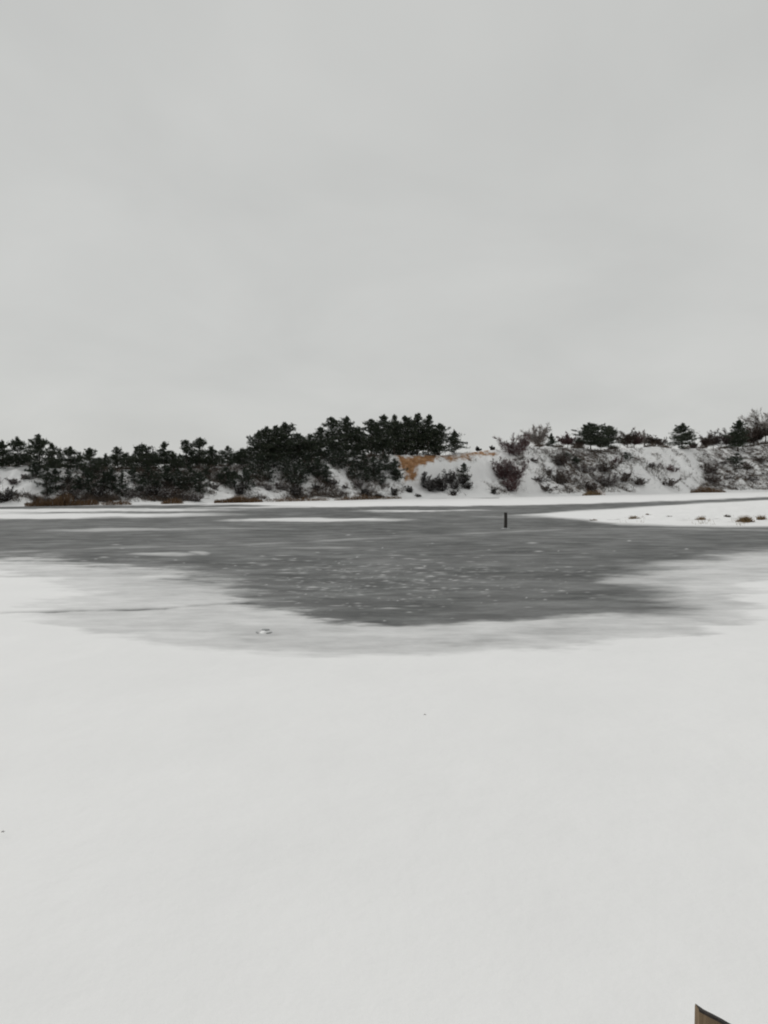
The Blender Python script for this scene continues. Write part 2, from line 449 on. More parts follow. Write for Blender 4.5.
def build_lake():
    rows = np.concatenate([np.arange(484.5, 640, 0.5), np.arange(640, 680, 1.0), np.arange(680, 1030, 4.0), [1060, 1120, 1250, 1500]])
    cols = np.concatenate([np.arange(-1100, 0, 16.0), np.arange(0, 768, 1.5), np.arange(768, 1880, 16.0)])
    Yd = ground(384.0, rows)[1]
    slope = (cols - 384) / F * 1.0
    # one fan of sight lines: x grows with depth
    d0 = np.array([ground(c, 600)[0] / ground(c, 600)[1] for c in cols])
    Y = np.repeat(Yd[:, None], len(cols), 1); X = Y * d0[None, :]
    x = X.ravel(); y = Y.ravel()
    cov = cover(x, y)
    # frozen flecks of slush and old prints in the middle of the dark ice
    rng = np.random.default_rng(5)
    covg = cov.reshape(len(rows), len(cols))
    px, py = to_px(X, Y, 0 * X)
    for i in range(1100):
        if i < 850:
            fx = rng.normal(395, 95); fy = rng.normal(579, 16) + (fx - 385) * -0.02
        else:
            fx = rng.uniform(60, 740); fy = rng.uniform(540, 600)
        if i > 1040: fx = rng.uniform(280, 400); fy = 570 + rng.normal() * 1.5
        rx = rng.gamma(1.5, 1.7) + 0.6; ry = rng.uniform(0.25, 0.7); st = rng.beta(1.1, 3.0) * 0.72
        ci = np.where(np.abs(px[0] - fx) < rx * 2.2)[0]; ri = np.where(np.abs(py[:, 0] - fy) < ry * 2.5)[0]
        if len(ci) == 0 or len(ri) == 0: continue
        sl_ = np.ix_(ri, ci)
        r = ((px[sl_] - fx) / rx) ** 2 + ((py[sl_] - fy) / ry) ** 2
        covg[sl_] = np.maximum(covg[sl_], st * np.exp(-r * 1.2))
    cov = covg.ravel()
    z = 0.035 * cov + (0.014 * fbm(x * 0.5, y * 0.5, 61, 4) + 0.03 * fbm(x * 0.22, y * 0.3, 63, 3)) * cov
    me = mesh_np('lake_ice', np.stack([x, y, z], 1), [grid_faces(len(rows), len(cols))[:, ::-1]], M_ICE, {'snow': ('POINT', cov)}, smooth=True)
    tag(link('lake_ice', me), 'frozen lake of dark ice partly covered by drifted snow', 'lake', kind='structure')
build_lake()

# wide ground sheet to the horizon
g = 6000.0
gv = np.array([[-g, -g, -0.08], [g, -g, -0.08], [g, g, -0.08], [-g, g, -0.08]])
tag(link('ground', mesh_np('ground', gv, [np.array([[0, 1, 2, 3]])], M_SNOW)), 'snow covered open land reaching to the horizon', 'ground', kind='structure')

# near bank that the photographer stands on
def near_z(x, y):
    t = np.clip((y - 0.9) / 4.2, 0, 1)
    return 1.55 - 1.75 * t * t * (3 - 2 * t) + 0.05 * fbm(x * 0.6, y * 0.6, 70, 4) * (1 - t)
xs = np.linspace(-14, 14, 113); ys = np.linspace(-8, 5.3, 60)
X, Y = np.meshgrid(xs, ys)
tag(link('near_bank', mesh_np('near_bank', np.stack([X.ravel(), Y.ravel(), near_z(X, Y).ravel()], 1), [grid_faces(60, 113)], M_SNOW, smooth=True)),
    'smooth snow covered near bank at the bottom of the picture', 'bank', kind='structure')

# ------------------------------------------------------------------ the far bank
TOP_X = [-900, -200, 0, 30, 60, 130, 200, 260, 330, 400, 440, 480, 500, 525, 560, 600, 630, 655, 675, 700, 740, 768, 1000, 1700]
TOP_Y = [474, 470, 467, 466, 469, 470, 468, 464, 459, 455, 455.5, 451, 449, 446.5, 447, 450, 448, 446.5, 449, 448.5, 448, 443, 442, 446]
def crest_s(px): return np.interp(px, [-900, 0, 250, 400, 500, 640, 768, 1700], [12, 11, 13, 13, 16, 20, 22, 22])
def crest_h(px):
    D = shore_depth(px) + crest_s(px)
    return at_depth(px, np.interp(px, TOP_X, TOP_Y), D)[2]
def bank_z(px, s):
    px = np.asarray(px, float); s = np.asarray(s, float)
    D = shore_depth(px) + s
    x = (px - 384) / F * D
    sc = crest_s(px); H = crest_h(px)
    t = np.clip((s - 1.5) / (sc - 1.5), 0, 1)
    nb = fbm(x * 0.16, D * 0.16, 201, 4)
    t2 = np.clip(t + 0.10 * nb * np.sin(math.pi * t), 0, 1)
    soft = 0.55 * t2 + 0.45 * t2 * t2 * (3 - 2 * t2)
    cliff = np.clip(0.55 * t2 + 0.45 * sstep(0.55, 0.8, t2), 0, 1)
    cz = sstep(395, 408, px) * (1 - sstep(432, 462, px))
    pr = soft * (1 - cz) + cliff * cz
    z = -0.1 + 0.35 * np.clip(s / 1.5, 0, 1) + (H - 0.25) * pr
    z = z + 0.5 * fbm(x * 0.45, D * 0.45, 301, 5, 0.55) * np.clip(t * 3, 0, 1) * (1 - 0.75 * sstep(0.85, 1, t))
    over = np.clip(s - sc, 0, None)
    z = z - 0.008 * over + 0.3 * fbm(x * 0.1, D * 0.1, 401, 3) * np.clip(over / 8, 0, 1)
    return z
def bank_pt(px, s):
    D = float(shore_depth(px) + s)
    z = float(bank_z(px, s))
    # column whose sight line passes this point
    return np.array([(px - 384) / F * D, D, z])
def bare_at(px, py):
    b = np.interp(px, [-300, 0, 8, 25, 45, 70, 100, 130, 160, 205, 212, 225, 236, 255, 265, 285, 300, 325, 355, 400, 420, 470, 492, 500, 525, 535, 555, 570, 600, 630, 645, 690, 705, 730, 768, 1700],
                  [0.5, 0.4, 0.28, 0.25, 0.45, 0.5, 0.55, 0.5, 0.6, 0.5, 0.36, 0.4, 0.5, 0.45, 0.38, 0.4, 0.5, 0.45, 0.48, 0.38, 0.27, 0.30, 0.14, 0.4, 0.5, 0.4, 0.6, 0.74, 0.70, 0.56, 0.45, 0.36, 0.66, 0.70, 0.70, 0.66])
    return b + 0.10 * (np.asarray(px) < 405) * (np.asarray(px) > 40) - 0.03 * (np.asarray(px) > 500)
def build_bank():
    cols = np.concatenate([np.arange(-1000, 0, 12.0), np.arange(0, 768, 1.6), np.arange(768, 1800, 12.0)])
    s = np.concatenate([np.arange(-1.5, 27, 0.28), np.linspace(28, 140, 26)])
    S, P = np.meshgrid(s, cols, indexing='ij')
    D = shore_depth(P) + S
    X = (P - 384) / F * D
    Z = bank_z(P, np.maximum(S, 0)); Z = np.where(S < 0, -0.1 + 0.22 * S, Z)
    x, y, z = X.ravel(), D.ravel(), Z.ravel()
    px, py = to_px(x, y, z)
    wx = px + 6 * fbm(x * 0.5, z * 0.8, 11, 4); wy = py + 3.2 * fbm(x * 0.5, z * 0.8, 12, 4)
    front = S.ravel() < crest_s(P.ravel()) + 1.5
    a = polyd(wx, wy, [(400, 456), (410, 455), (438, 453), (434, 460), (421, 465), (415, 468), (417, 479), (406, 482), (402, 470)], 1.0)
    b_ = polyd(wx, wy, [(436, 455), (492, 450), (494, 454), (470, 459.5), (440, 460.5)], 1.0)
    c_ = polyd(wx, wy, [(586, 489), (604, 488), (602, 495), (588, 495)], 1.0)
    sand = np.maximum(0.92 * sstep(-6, 5, a), np.maximum(0.64 * sstep(-3, 3, b_), 0.5 * sstep(-2, 2, c_))) * front
    bare = bare_at(px, py)
    bare = bare * sstep(0.5, 3.0, S.ravel()) + 0.0
    bare = np.where(S.ravel() > crest_s(P.ravel()) - 1.6, np.where(px > 600, np.maximum(bare, 0.5), np.minimum(bare, 0.33)), bare)
    me = mesh_np('far_bank', np.stack([x, y, z], 1), [grid_faces(len(s), len(cols))], M_BANK,
                 {'bare': ('POINT', bare), 'sand': ('POINT', sand)}, smooth=True)
    tag(link('far_bank', me), 'snowy sand bluff along the far shore with a bare orange scar', 'bank', kind='structure')
build_bank()

# low snow spit on the right
def build_spit():
    top = [(545, 512.6), (600, 509.8), (690, 504.2), (768, 500.2), (1000, 497), (1700, 497)]
    bot = [(545, 514.5), (590, 520), (620, 523.6), (690, 526), (768, 526.6), (1000, 529), (1700, 529)]
    cols = np.concatenate([np.arange(590, 768, 2.0), np.arange(768, 1700, 16.0)])
    yt = np.interp(cols, *zip(*top)); yb = np.interp(cols, *zip(*bot))
    Yt = ground(cols, yt)[1]; Yb = ground(cols, yb)[1]
    v = np.linspace(0, 1, 48)
    D = Yb[None] + (Yt - Yb)[None] * v[:, None]
    X = (cols - 384)[None] / F * D
    edge = np.sin(math.pi * v)[:, None] ** 0.55
    W = np.clip((cols - 590) / 110, 0, 1)[None]
    Z = -0.06 + (0.075 + 0.27 * W) * edge * (1 + 0.25 * fbm(X * 0.3, D * 0.3, 77, 4)) + 0.05 * fbm(X * 1.2, D * 1.2, 78, 3) * edge
    bare = 0.15 + 0.30 * np.exp(-((v - 0.16) / 0.12) ** 2)[:, None] * (0.3 + 1.2 * vnoise(X * 0.35, D * 0.35, 6))
    me = mesh_np('snow_spit', np.stack([X.ravel(), D.ravel(), Z.ravel()], 1), [grid_faces(len(v), len(cols))], M_BANK,
                 {'bare': ('POINT', bare.ravel()), 'sand': ('POINT', np.zeros(X.size))}, smooth=True)
    tag(link('snow_spit', me), 'low snow covered spit of land reaching in from the right', 'spit', kind='structure')
    def zat(px, py):
        Yb_ = float(ground(px, np.interp(px, *zip(*bot)))[1]); Yt_ = float(ground(px, np.interp(px, *zip(*top)))[1])
        Y_ = float(ground(px, py)[1])
        i = int(np.argmin(np.abs(cols - px))); j = int(np.clip((Y_ - Yb_) / (Yt_ - Yb_), 0, 1) * (len(v) - 1))
        return np.array([X[j, i], D[j, i], Z[j, i]])
    return zat
spit_at = build_spit()

# ------------------------------------------------------------------ vegetation builders
def tufts(Cn, size, K, rng, up=0.35, width=0.2):
    n = len(Cn)
    d = rng.normal(size=(n, K, 3)); d[..., 2] = d[..., 2] * 0.75 + up
    d /= np.linalg.norm(d, axis=2, keepdims=True)
    L = size[:, None, None] * rng.uniform(0.6, 1.15, (n, K, 1))
    r = rng.normal(size=(n, K, 3)); s = np.cross(d, r); s /= (np.linalg.norm(s, axis=2, keepdims=True) + 1e-9)
    wv = L * width
    c0 = Cn[:, None, :] + rng.normal(size=(n, K, 3)) * size[:, None, None] * 0.18
    V = np.stack([c0 - s * wv / 2, c0 + s * wv / 2, c0 + d * L], 2)
    tint = np.repeat(np.clip(rng.beta(2, 2, n) * 0.92, 0, 0.92)[:, None], K, 1) + rng.uniform(-0.06, 0.06, (n, K))
    return V.reshape(-1, 3), np.arange(n * K * 3).reshape(-1, 3), tint.ravel()

def make_pine(name, base, H, R, seed, conical=False, cb=0.25, needles=None, dense=1.0, snow=0.05, lean=0.0):
    rng = np.random.default_rng(seed)
    H = H * 0.97
    root = bpy.data.objects.new(name, None); C.objects.link(root)
    root.location = base; root.empty_display_size = 0.3
    nseg = 9
    ts = np.linspace(0, 1, nseg)
    ox = lean * H * ts + 0.05 * H * 0.4 * np.sin(ts * 3 + rng.uniform(0, 6)) * ts; oy = 0.02 * H * np.sin(ts * 2.5 + rng.uniform(0, 6)) * ts
    r0 = 0.016 * H + 0.03
    pts = np.stack([ox, oy, ts * H * 0.97 - 0.15], 1)
    rad = r0 * (1 - ts) ** 0.8 + 0.012
    V, Fc = tube(pts, rad, 7, rng=rng, rough=0.06)
    link('trunk', mesh_np('pine_trunk', V, Fc, M_BARK, smooth=True), root)
    # whorls
    pe = rng.uniform(1.0, 2.1); pk = rng.uniform(0.65, 1.1)
    P0 = []; P1 = []; LL = []
    z = cb * H
    while z < H * 0.97:
        t = (z - cb * H) / (H * (1 - cb))
        if conical:
            prof = (1 - t) ** 0.85 * (0.55 + 0.45 * min(1, t / 0.12)) + 0.03
        else:
            prof = (1 - t ** pe) ** pk * (0.7 + 0.3 * min(1, t / 0.3)) + 0.025
        nb = rng.integers(4, 7)
        a0 = rng.uniform(0, 6.28)
        for k in range(nb):
            if rng.random() < (0.10 if conical else 0.20): continue
            L = R * prof * (rng.uniform(0.45, 1.0) if rng.random() < 0.7 else rng.uniform(1.0, 1.4))
            el = math.radians(rng.normal(5 + 28 * t ** 1.5, 16))
            a = a0 + k * 6.283 / nb + rng.normal() * 0.25
            tz = z / (H * 0.97)
            c = np.array([np.interp(tz, ts, ox), np.interp(tz, ts, oy), z + rng.normal() * 0.16])
            P0.append(c); P1.append(c + L * np.array([math.cos(a) * math.cos(el), math.sin(a) * math.cos(el), math.sin(el)])); LL.append(L)
        z += (0.30 + 0.010 * H) * rng.uniform(0.7, 1.4) * (1 - 0.35 * t)
    P0 = np.array(P0); P1 = np.array(P1); LL = np.array(LL)
    hor = np.linalg.norm((P1 - P0)[:, :2], axis=1)
    P1[:, 2] = np.minimum(P1[:, 2], H * 0.97 - rng.uniform(0.25, 1.0, len(hor)) * rng.uniform(0.7, 1.3) * hor)
    V, Fc = prisms(P0, P1, 0.014 + 0.014 * LL, 0.006, rng)
    tag(link('branches', mesh_np('pine_branches', V, [Fc], M_BARK), root), kind='stuff')
    # needle clumps in flat plates along the outer part of each limb
    cnt = np.maximum(4, (4 + LL * 19) * dense * rng.uniform(0.6, 1.3, len(LL))).astype(int)
    idx = np.repeat(np.arange(len(LL)), cnt)
    u = 1.03 - 0.90 * rng.random(len(idx)) ** 1.05
    d = (P1 - P0)[idx]; lat = np.stack([-d[:, 1], d[:, 0], 0 * d[:, 0]], 1)
    ctr = P0[idx] + d * u[:, None] + lat * (rng.normal(size=len(idx)) * 0.22)[:, None]
    ctr[:, 2] += rng.normal(size=len(idx)) * 0.10 + 0.06 * LL[idx] * u ** 2
    top = np.array([[ox[-1], oy[-1], H * f] for f in (0.88, 0.915, 0.94, 0.96)])
    nc = int(20 + 10 * H) if cb > 0.1 else int(6 * H)
    tc_ = rng.random(nc) ** 0.8
    zc = cb * H + tc_ * (0.95 - cb) * H
    rc = 0.42 * R * (1 - tc_) ** 0.9 + 0.02
    ac = rng.uniform(0, 6.283, nc)
    core = np.stack([np.interp(zc / H, ts, ox) + np.cos(ac) * rc * rng.random(nc) ** 0.5, np.interp(zc / H, ts, oy) + np.sin(ac) * rc * rng.random(nc) ** 0.5, zc], 1)
    ctr = np.concatenate([ctr, core, top])
    size = rng.uniform(0.14, 0.27, len(ctr)) * (0.75 + 0.035 * H); size[-4:] *= 0.7
    V, Fc, tint = tufts(ctr, size, 9, rng, width=0.26)
    K = 9
    sn = np.repeat(rng.random(len(ctr)) < snow, K) & (rng.random(len(tint)) < 0.5)
    tint = np.where(sn, rng.uniform(0.96, 1, len(tint)), np.clip(tint, 0, 0.92))
    link('crown', mesh_np('pine_crown', V, [Fc], needles or M_NEEDLE, {'tint': ('FACE', tint)}), root)
    return root

def make_bush(name, base, H, R, seed, m, stems=9, twigs=700, trunk=False, wtw=0.022, snow=0.08):
    rng = np.random.default_rng(seed)
    root = bpy.data.objects.new(name, None); C.objects.link(root)
    root.location = base; root.empty_display_size = 0.3
    P0 = []; P1 = []; R0 = []; R1 = []
    nodes = []          # (pos, dir, remaining length)
    if trunk:
        th = 0.32 * H
        V, Fc = tube([[0, 0, -0.15], [0.02 * H * rng.normal(), 0, th * 0.5], [0.03 * H * rng.normal(), 0, th]], [0.013 * H + 0.03, 0.011 * H + 0.02, 0.008 * H + 0.02], 7)
        link('trunk', mesh_np('bare_trunk', V, Fc, M_BARK, smooth=True), root)
        org = lambda: np.array([0, 0, th * rng.uniform(0.6, 1.0)])
        Lm = H - th * 0.8
    else:
        org = lambda: np.array([rng.normal() * 0.12 * R, rng.normal() * 0.12 * R, -0.08])
        Lm = H
    for k in range(stems):
        p = org(); a = rng.uniform(0, 6.283); sp_ = min(2.2, R / (H * (0.6 if trunk else 1.0))) * rng.uniform(0.1, 1.25)
        d = np.array([math.cos(a) * sp_, math.sin(a) * sp_, 1.0]); d /= np.linalg.norm(d)
        L = Lm * (rng.uniform(0.45, 0.85) if rng.random() < 0.6 else rng.uniform(0.85, 1.08)) * math.sqrt(1 + (0 if trunk else 0.5 * sp_ * sp_))
        r = 0.006 * H + 0.008
        for j in range(4):
            q = p + d * L / 4
            P0.append(p); P1.append(q); R0.append(r * (1 - j / 5)); R1.append(r * (1 - (j + 1) / 5))
            nodes.append((p, q, d, L * (1 - j / 5)))
            p = q; d = d + rng.normal(size=3) * 0.13 + np.array([0, 0, 0.04]); d /= np.linalg.norm(d)
    # limbs off the stems
    lim = []
    for i in range(stems * 12):
        p, q, d, L = nodes[rng.integers(len(nodes))]
        b = p + (q - p) * rng.random()
        e = d + rng.normal(size=3) * 0.55 + np.array([0, 0, 0.12]); e /= np.linalg.norm(e)
        l = L * rng.uniform(0.18, 0.42)
        P0.append(b); P1.append(b + e * l); R0.append(0.0025 * H + 0.006); R1.append(0.004)
        lim.append((b, b + e * l, e, l))
    V, Fc = prisms(np.array(P0), np.array(P1), np.array(R0), np.array(R1), rng)
    tag(link('branches', mesh_np('bare_branches', V, [Fc], m, {'tint': ('FACE', rng.uniform(0, 0.7, len(Fc)))}), root), kind='stuff')
    LB = np.array([x[0] for x in lim]); LE = np.array([x[1] for x in lim]); LD = np.array([x[2] for x in lim]); LN = np.array([x[3] for x in lim])
    i = rng.integers(len(lim), size=twigs)
    b = LB[i] + (LE - LB)[i] * rng.random((twigs, 1)) ** 0.7
    e = LD[i] + rng.normal(size=(twigs, 3)) * 0.75; e /= np.linalg.norm(e, axis=1, keepdims=True)
    l = (LN[i] * rng.uniform(0.25, 0.7, twigs) + 0.1)[:, None]
    V, Fc = ribbons(b, b + e * l, wtw, wtw * 0.35, rng)
    tint = rng.uniform(0, 0.83, twigs)
    tint = np.where(rng.random(twigs) < snow, rng.uniform(0.93, 1, twigs), tint)
    link('crown', mesh_np('twig_crown', V, [Fc], m, {'tint': ('FACE', tint)}), root)
    return root

def px_scale(Y): return Y / F           # metres per pixel at that depth
def top_height(px, ytop, base):
    return max(0.4, float(at_depth(px, ytop, base[1])[2]) - base[2])

# ------------------------------------------------------------------ crest pines
# column, top row, metres from the crest (minus = on the slope), width in pixels, conical, label
G1 = 'pines along the far bank'
CREST = [
 (-14, 441, -1, 26, 0, 'dark pine cut by the left edge of the picture'),
 (3, 440, 0, 20, 0, 'dark pine just inside the left edge of the picture'),
 (19, 437, 0, 21, 0, 'second crest pine from the left edge, narrow with a rounded top'),
 (40, 434, -2, 32, 0, 'broad tallest pine of the leftmost group above the open snow patch'),
 (53, 443, 1, 18, 0, 'lower pine pressed against the right side of the leftmost broad pine'),
 (71, 446, -1, 26, 0, 'flat topped pine right of the leftmost broad pine'),
 (91, 447, -3, 25, 1, 'dark cone shaped pine standing alone right of the flat topped pine'),
 (106, 454, 2, 15, 1, 'small pine in the dip between two cone shaped pines'),
 (118, 446, 0, 20, 1, 'cone shaped pine with a thin leader left of the bushy round pine'),
 (142, 443, -1, 33, 0, 'wide bushy round pine left of the thin topped spruce-like pine'),
 (165, 441, 0, 20, 1, 'pine with a thin pale pointed top midway along the left wood'),
 (174, 451, -2, 20, 1, 'short dark pine in front of the thin topped pine'),
 (187, 439, 0, 17, 0, 'slender pine with layered branches leaning towards a taller neighbour'),
 (200, 436, 0, 24, 0, 'tall layered pine above the snowy gap in the left wood'),
 (212, 445, 1, 18, 0, 'lower pine at the right shoulder of the tall layered pine'),
 (228, 445, 0, 22, 0, 'pine with a rounded head above the left end of the reed strip'),
 (242, 449, 0, 20, 0, 'shorter pine in the notch just left of the high clump'),
 (258, 430, -1, 22, 0, 'leftmost pine of the high clump, stepped outline'),
 (267, 425, 0, 23, 0, 'second pine of the high clump with ragged left branches'),
 (277, 423, 0, 22, 0, 'third pine of the high clump with a small pointed tip'),
 (286, 421, 0, 24, 0, 'peak pine of the left half of the high clump'),
 (299, 432, 1, 20, 0, 'low pine in the saddle of the high clump'),
 (310, 433, -1, 22, 0, 'dark pine right of the saddle in the high clump'),
 (321, 425, 0, 22, 0, 'pine climbing towards the twin tops in the high clump'),
 (333, 415, 0, 20, 0, 'left one of the twin topped pines in mid clump'),
 (346, 415, 1, 20, 0, 'right one of the twin topped pines in mid clump'),
 (357, 425, 0, 20, 0, 'low headed pine right of the twin topped pines'),
 (371, 417, 0, 22, 0, 'square shouldered pine left of the pale gaps in the high clump'),
 (383, 413, 0, 24, 0, 'high pine with see-through gaps above the orange sand scar left side'),
 (394, 413, 1, 22, 0, 'high pine directly above the left edge of the sand scar'),
 (406, 413, 1, 24, 0, 'pine above the orange sand scar, left of the tallest top'),
 (417, 411, 2, 24, 0, 'tallest pine of the whole bank above the orange sand scar'),
 (428, 413, 1, 26, 0, 'round dark pine just right of the tallest top'),
 (439, 422, 1, 22, 0, 'sloping right shoulder pine of the high clump'),
 (454, 430, 1, 19, 0, 'small open pine standing free at the right end of the high clump'),
 (551, 434, 1, 11, 1, 'tiny dark pine left of the round headed pine on the right bluff'),
 (590, 421, 0, 30, 0, 'big round headed pine on the right bluff'),
 (608, 424, 1, 22, 0, 'pine leaning on the right side of the round headed pine'),
 (681, 422, 1, 26, 0, 'lone round layered pine standing on the right bluff'),
 (737, 419, -2, 22, 1, 'tall narrow cone shaped pine near the right edge'),
 (800, 421, 1, 30, 0, 'pine beyond the right edge of the picture'),
 (-50, 442, 0, 30, 0, 'pine beyond the left edge of the picture'),
]
for i, (px, ty, off, wd, con, lab) in enumerate(CREST):
    s = float(crest_s(px)) + off
    b = bank_pt(px, s)
    H = top_height(px, ty, b)
    R = wd * px_scale(b[1]) * 0.5 * (1.42 if px < 470 else 1.35)
    o = make_pine('pine_tree', b, H, R, 1000 + i, bool(con), cb=0.11 if H < 5 else 0.16, dense=1.35 if px < 470 else 1.9, snow=0.06 if 250 < px < 450 else 0.03)
    tag(o, lab, 'pine tree', G1)

# second row seen between the crest pines: column, top row, label
B_A = 'back row pine seen through the leftmost wood'
B_B = 'back row pine seen through the middle of the left wood'
B_C = 'back row pine inside the left half of the high clump'
B_D = 'back row pine inside the right half of the high clump'
BACK = [(10, 452, B_A), (28, 449, B_A), (60, 453, B_A), (80, 455, B_A), (99, 457, B_A), (127, 452, B_B), (134, 455, B_B), (154, 452, B_B), (179, 456, B_B), (193, 450, B_B),
        (206, 452, B_B), (220, 454, B_B), (235, 456, B_B), (250, 446, B_C), (262, 440, B_C), (271, 434, B_C), (281, 432, B_C), (292, 436, B_C), (304, 440, B_C), (315, 438, B_C),
        (327, 432, B_D), (339, 428, B_D), (351, 430, B_D), (363, 430, B_D), (377, 426, B_D), (389, 425, B_D), (400, 424, B_D), (412, 422, B_D), (423, 424, B_D), (434, 430, B_D)]
for i, (px, ty, lab) in enumerate(BACK):
    b = bank_pt(px, float(crest_s(px)) + 4 + (i * 5) % 4)
    H = top_height(px, ty, b)
    o = make_pine('pine_tree', b, H, 15 * px_scale(b[1]), 2000 + i, i % 3 == 0, cb=0.04, dense=1.0, snow=0.03)
    same = [r[0] for r in BACK if r[2] == lab]
    ow = ['leftmost', 'second', 'third', 'fourth', 'fifth', 'sixth', 'seventh', 'eighth', 'ninth', 'tenth', 'eleventh', 'twelfth'][same.index(px)]
    tag(o, lab + ', ' + (ow if ow == 'leftmost' else ow + ' from the left'), 'pine tree', G1)

# pines on the slope below: column, top row, fraction of the way up the slope, width, label
L_A = 'small dark pine on the slope below the leftmost broad pine'
L_B = 'small dark pine on the slope between the two cone shaped pines'
L_C = 'dark pine on the slope in front of the wide bushy round pine'
L_D = 'dark pine on the slope below the tall layered pine'
L_E = 'dark pine on the slope between snowy gap and high clump'
L_F = 'dark pine low in the left half of the high clump'
L_G = 'dark pine low under the twin topped pines'
L_H = 'dark pine filling the slope left of the orange sand scar'
SLOPE = [
 (36, 462, 0.6, 18, L_A), (47, 466, 0.35, 18, L_A), (56, 468, 0.45, 16, L_A), (30, 468, 0.8, 12, L_A),
 (68, 468, 0.6, 15, 'small pine on the slope below the flat topped pine'), (88, 468, 0.3, 18, 'pine low on the slope below the lone dark cone'),
 (78, 474, 0.35, 14, 'low dark pine near the shore between flat topped pine and lone cone'),
 (112, 466, 0.4, 16, L_B), (122, 470, 0.25, 15, L_B), (104, 472, 0.5, 12, L_B),
 (134, 466, 0.55, 18, L_C), (148, 466, 0.5, 20, L_C), (157, 470, 0.35, 18, L_C), (141, 476, 0.3, 16, L_C),
 (168, 466, 0.45, 20, L_D), (178, 468, 0.35, 20, L_D), (190, 466, 0.4, 20, L_D), (200, 470, 0.3, 18, L_D), (206, 466, 0.7, 14, L_D),
 (226, 466, 0.45, 17, L_E), (234, 470, 0.35, 15, L_E), (246, 466, 0.3, 18, L_E), (253, 460, 0.55, 16, L_E),
 (262, 454, 0.75, 20, L_F), (274, 454, 0.75, 20, L_F), (286, 456, 0.6, 20, L_F), (294, 462, 0.35, 20, L_F), (300, 458, 0.5, 18, L_F),
 (268, 462, 0.55, 14, L_F),
 (308, 452, 0.6, 20, L_G), (318, 456, 0.5, 20, L_G), (330, 448, 0.75, 20, L_G), (342, 450, 0.7, 20, L_G), (326, 464, 0.45, 14, L_G),
 (354, 450, 0.75, 20, L_H), (364, 452, 0.6, 20, L_H), (374, 456, 0.5, 20, L_H), (385, 454, 0.55, 20, L_H), (394, 458, 0.5, 17, L_H),
 (380, 464, 0.38, 18, L_H), (366, 466, 0.42, 14, L_H), (396, 468, 0.4, 12, L_H), (352, 464, 0.5, 14, L_H),
 (464, 462, 0.4, 12, 'small pine in the dark thicket below the bare crest'),
 (575, 456, 0.6, 12, 'thin dark young pine on the right bluff below the round headed pine'),
 (566, 452, 0.7, 13, 'dark young pine left under the round headed pine'),
 (625, 452, 0.7, 12, 'young pine on the slope right of the round headed pine'),
 (736, 452, 0.5, 20, 'dark young pine under the narrow cone near the right edge'),
]
ORD = ['leftmost', 'second from left', 'third from left', 'fourth from left', 'fifth from left', 'sixth from left', 'seventh from left', 'eighth from left', 'ninth from left', 'tenth from left', 'eleventh from left', 'twelfth from left']
def ordinal(rows, lab, px):
    same = sorted(r[0] for r in rows if r[-1] == lab)
    if len(same) == 1: return lab
    k = same.index(px)
    return lab + (', rightmost' if k == len(same) - 1 else ', ' + ORD[k])
for i, (px, ty, f, wd, lab) in enumerate(SLOPE):
    lab = ordinal(SLOPE, lab, px)
    s = 1.5 + f * float(crest_s(px) - 1.5)
    b = bank_pt(px, s)
    H = top_height(px, ty, b)
    R = wd * px_scale(b[1]) * 0.5 * 1.4
    o = make_pine('young_pine', b, H, R, 3000 + i, (i * 7) % 3 == 0, cb=0.06, needles=M_NEEDLE_SNOW, dense=0.9, snow=0.05)
    tag(o, lab, 'pine tree', 'young pines on the far slope')

# ------------------------------------------------------------------ bare trees on the crest
TREES = [
 (537, 420, 14, 34, M_TWIG_PALE, 'pale bare tree on the crest between purple shrub and round headed pine'),
 (626, 427, 6, 26, M_TWIG_DARK, 'dark bare tree right of the round headed pine'),
 (644, 430, 10, 32, M_TWIG_PALE, 'bare rounded tree on the crest above the snowy bluff'),
 (660, 435, 14, 20, M_TWIG, 'low bare tree just left of the lone round layered pine'),
 (725, 428, 6, 32, M_TWIG, 'bare tree left of the narrow cone near the right edge'),
 (712, 429, 8, 24, M_TWIG, 'low spreading bare tree left of the cone near the right edge'),
 (764, 403, 6, 48, M_TWIG_PALE, 'tall bare tree at the right edge of the picture'),
 (750, 426, 8, 26, M_TWIG_DARK, 'dark bare tree between the narrow cone and the right edge'),
 (567, 431, 3, 24, M_TWIG_RED, 'reddish bare tree touching the left of the round headed pine'),
 (478, 447, 8, 28, M_TWIG_DARK, 'low bare tree behind the crest right of the high clump'),
 (492, 446, 8, 22, M_TWIG_DARK, 'low bare tree behind the crest left of the purple shrub'),
 (694, 441, 8, 22, M_TWIG, 'low bare tree right of the lone round layered pine'),
 (634, 431, 5, 28, M_TWIG_RED, 'reddish low tree between the dark and the rounded bare trees'),
 (652, 434, 7, 28, M_TWIG_DARK, 'low dark bush-like tree behind the crest of the white bluff'),
 (600, 434, 4, 30, M_TWIG_DARK, 'dark brush tree filling below the two joined pines on the right bluff'),
 (578, 436, 5, 30, M_TWIG_DARK, 'dark brush tree under the left side of the round headed pine'),
 (524, 438, 5, 30, M_TWIG_RED, 'reddish low tree right behind the tall purple shrub'),
 (704, 434, 5, 28, M_TWIG_DARK, 'leftmost low dark tree of the brush near the right edge'),
 (742, 426, 5, 30, M_TWIG_DARK, 'dark brush tree just right of the narrow cone'),
 (732, 427, 6, 30, M_TWIG_DARK, 'dark brush tree just left of the narrow cone'),
 (757, 419, 6, 30, M_TWIG_DARK, 'dark brush tree below the tall bare tree at the right edge'),
 (774, 424, 5, 34, M_TWIG_DARK, 'dark tree cut by the right edge of the picture'),
 (148, 446, 8, 24, M_TWIG_DARK, 'bare tree half hidden behind the wide bushy round pine'),
]
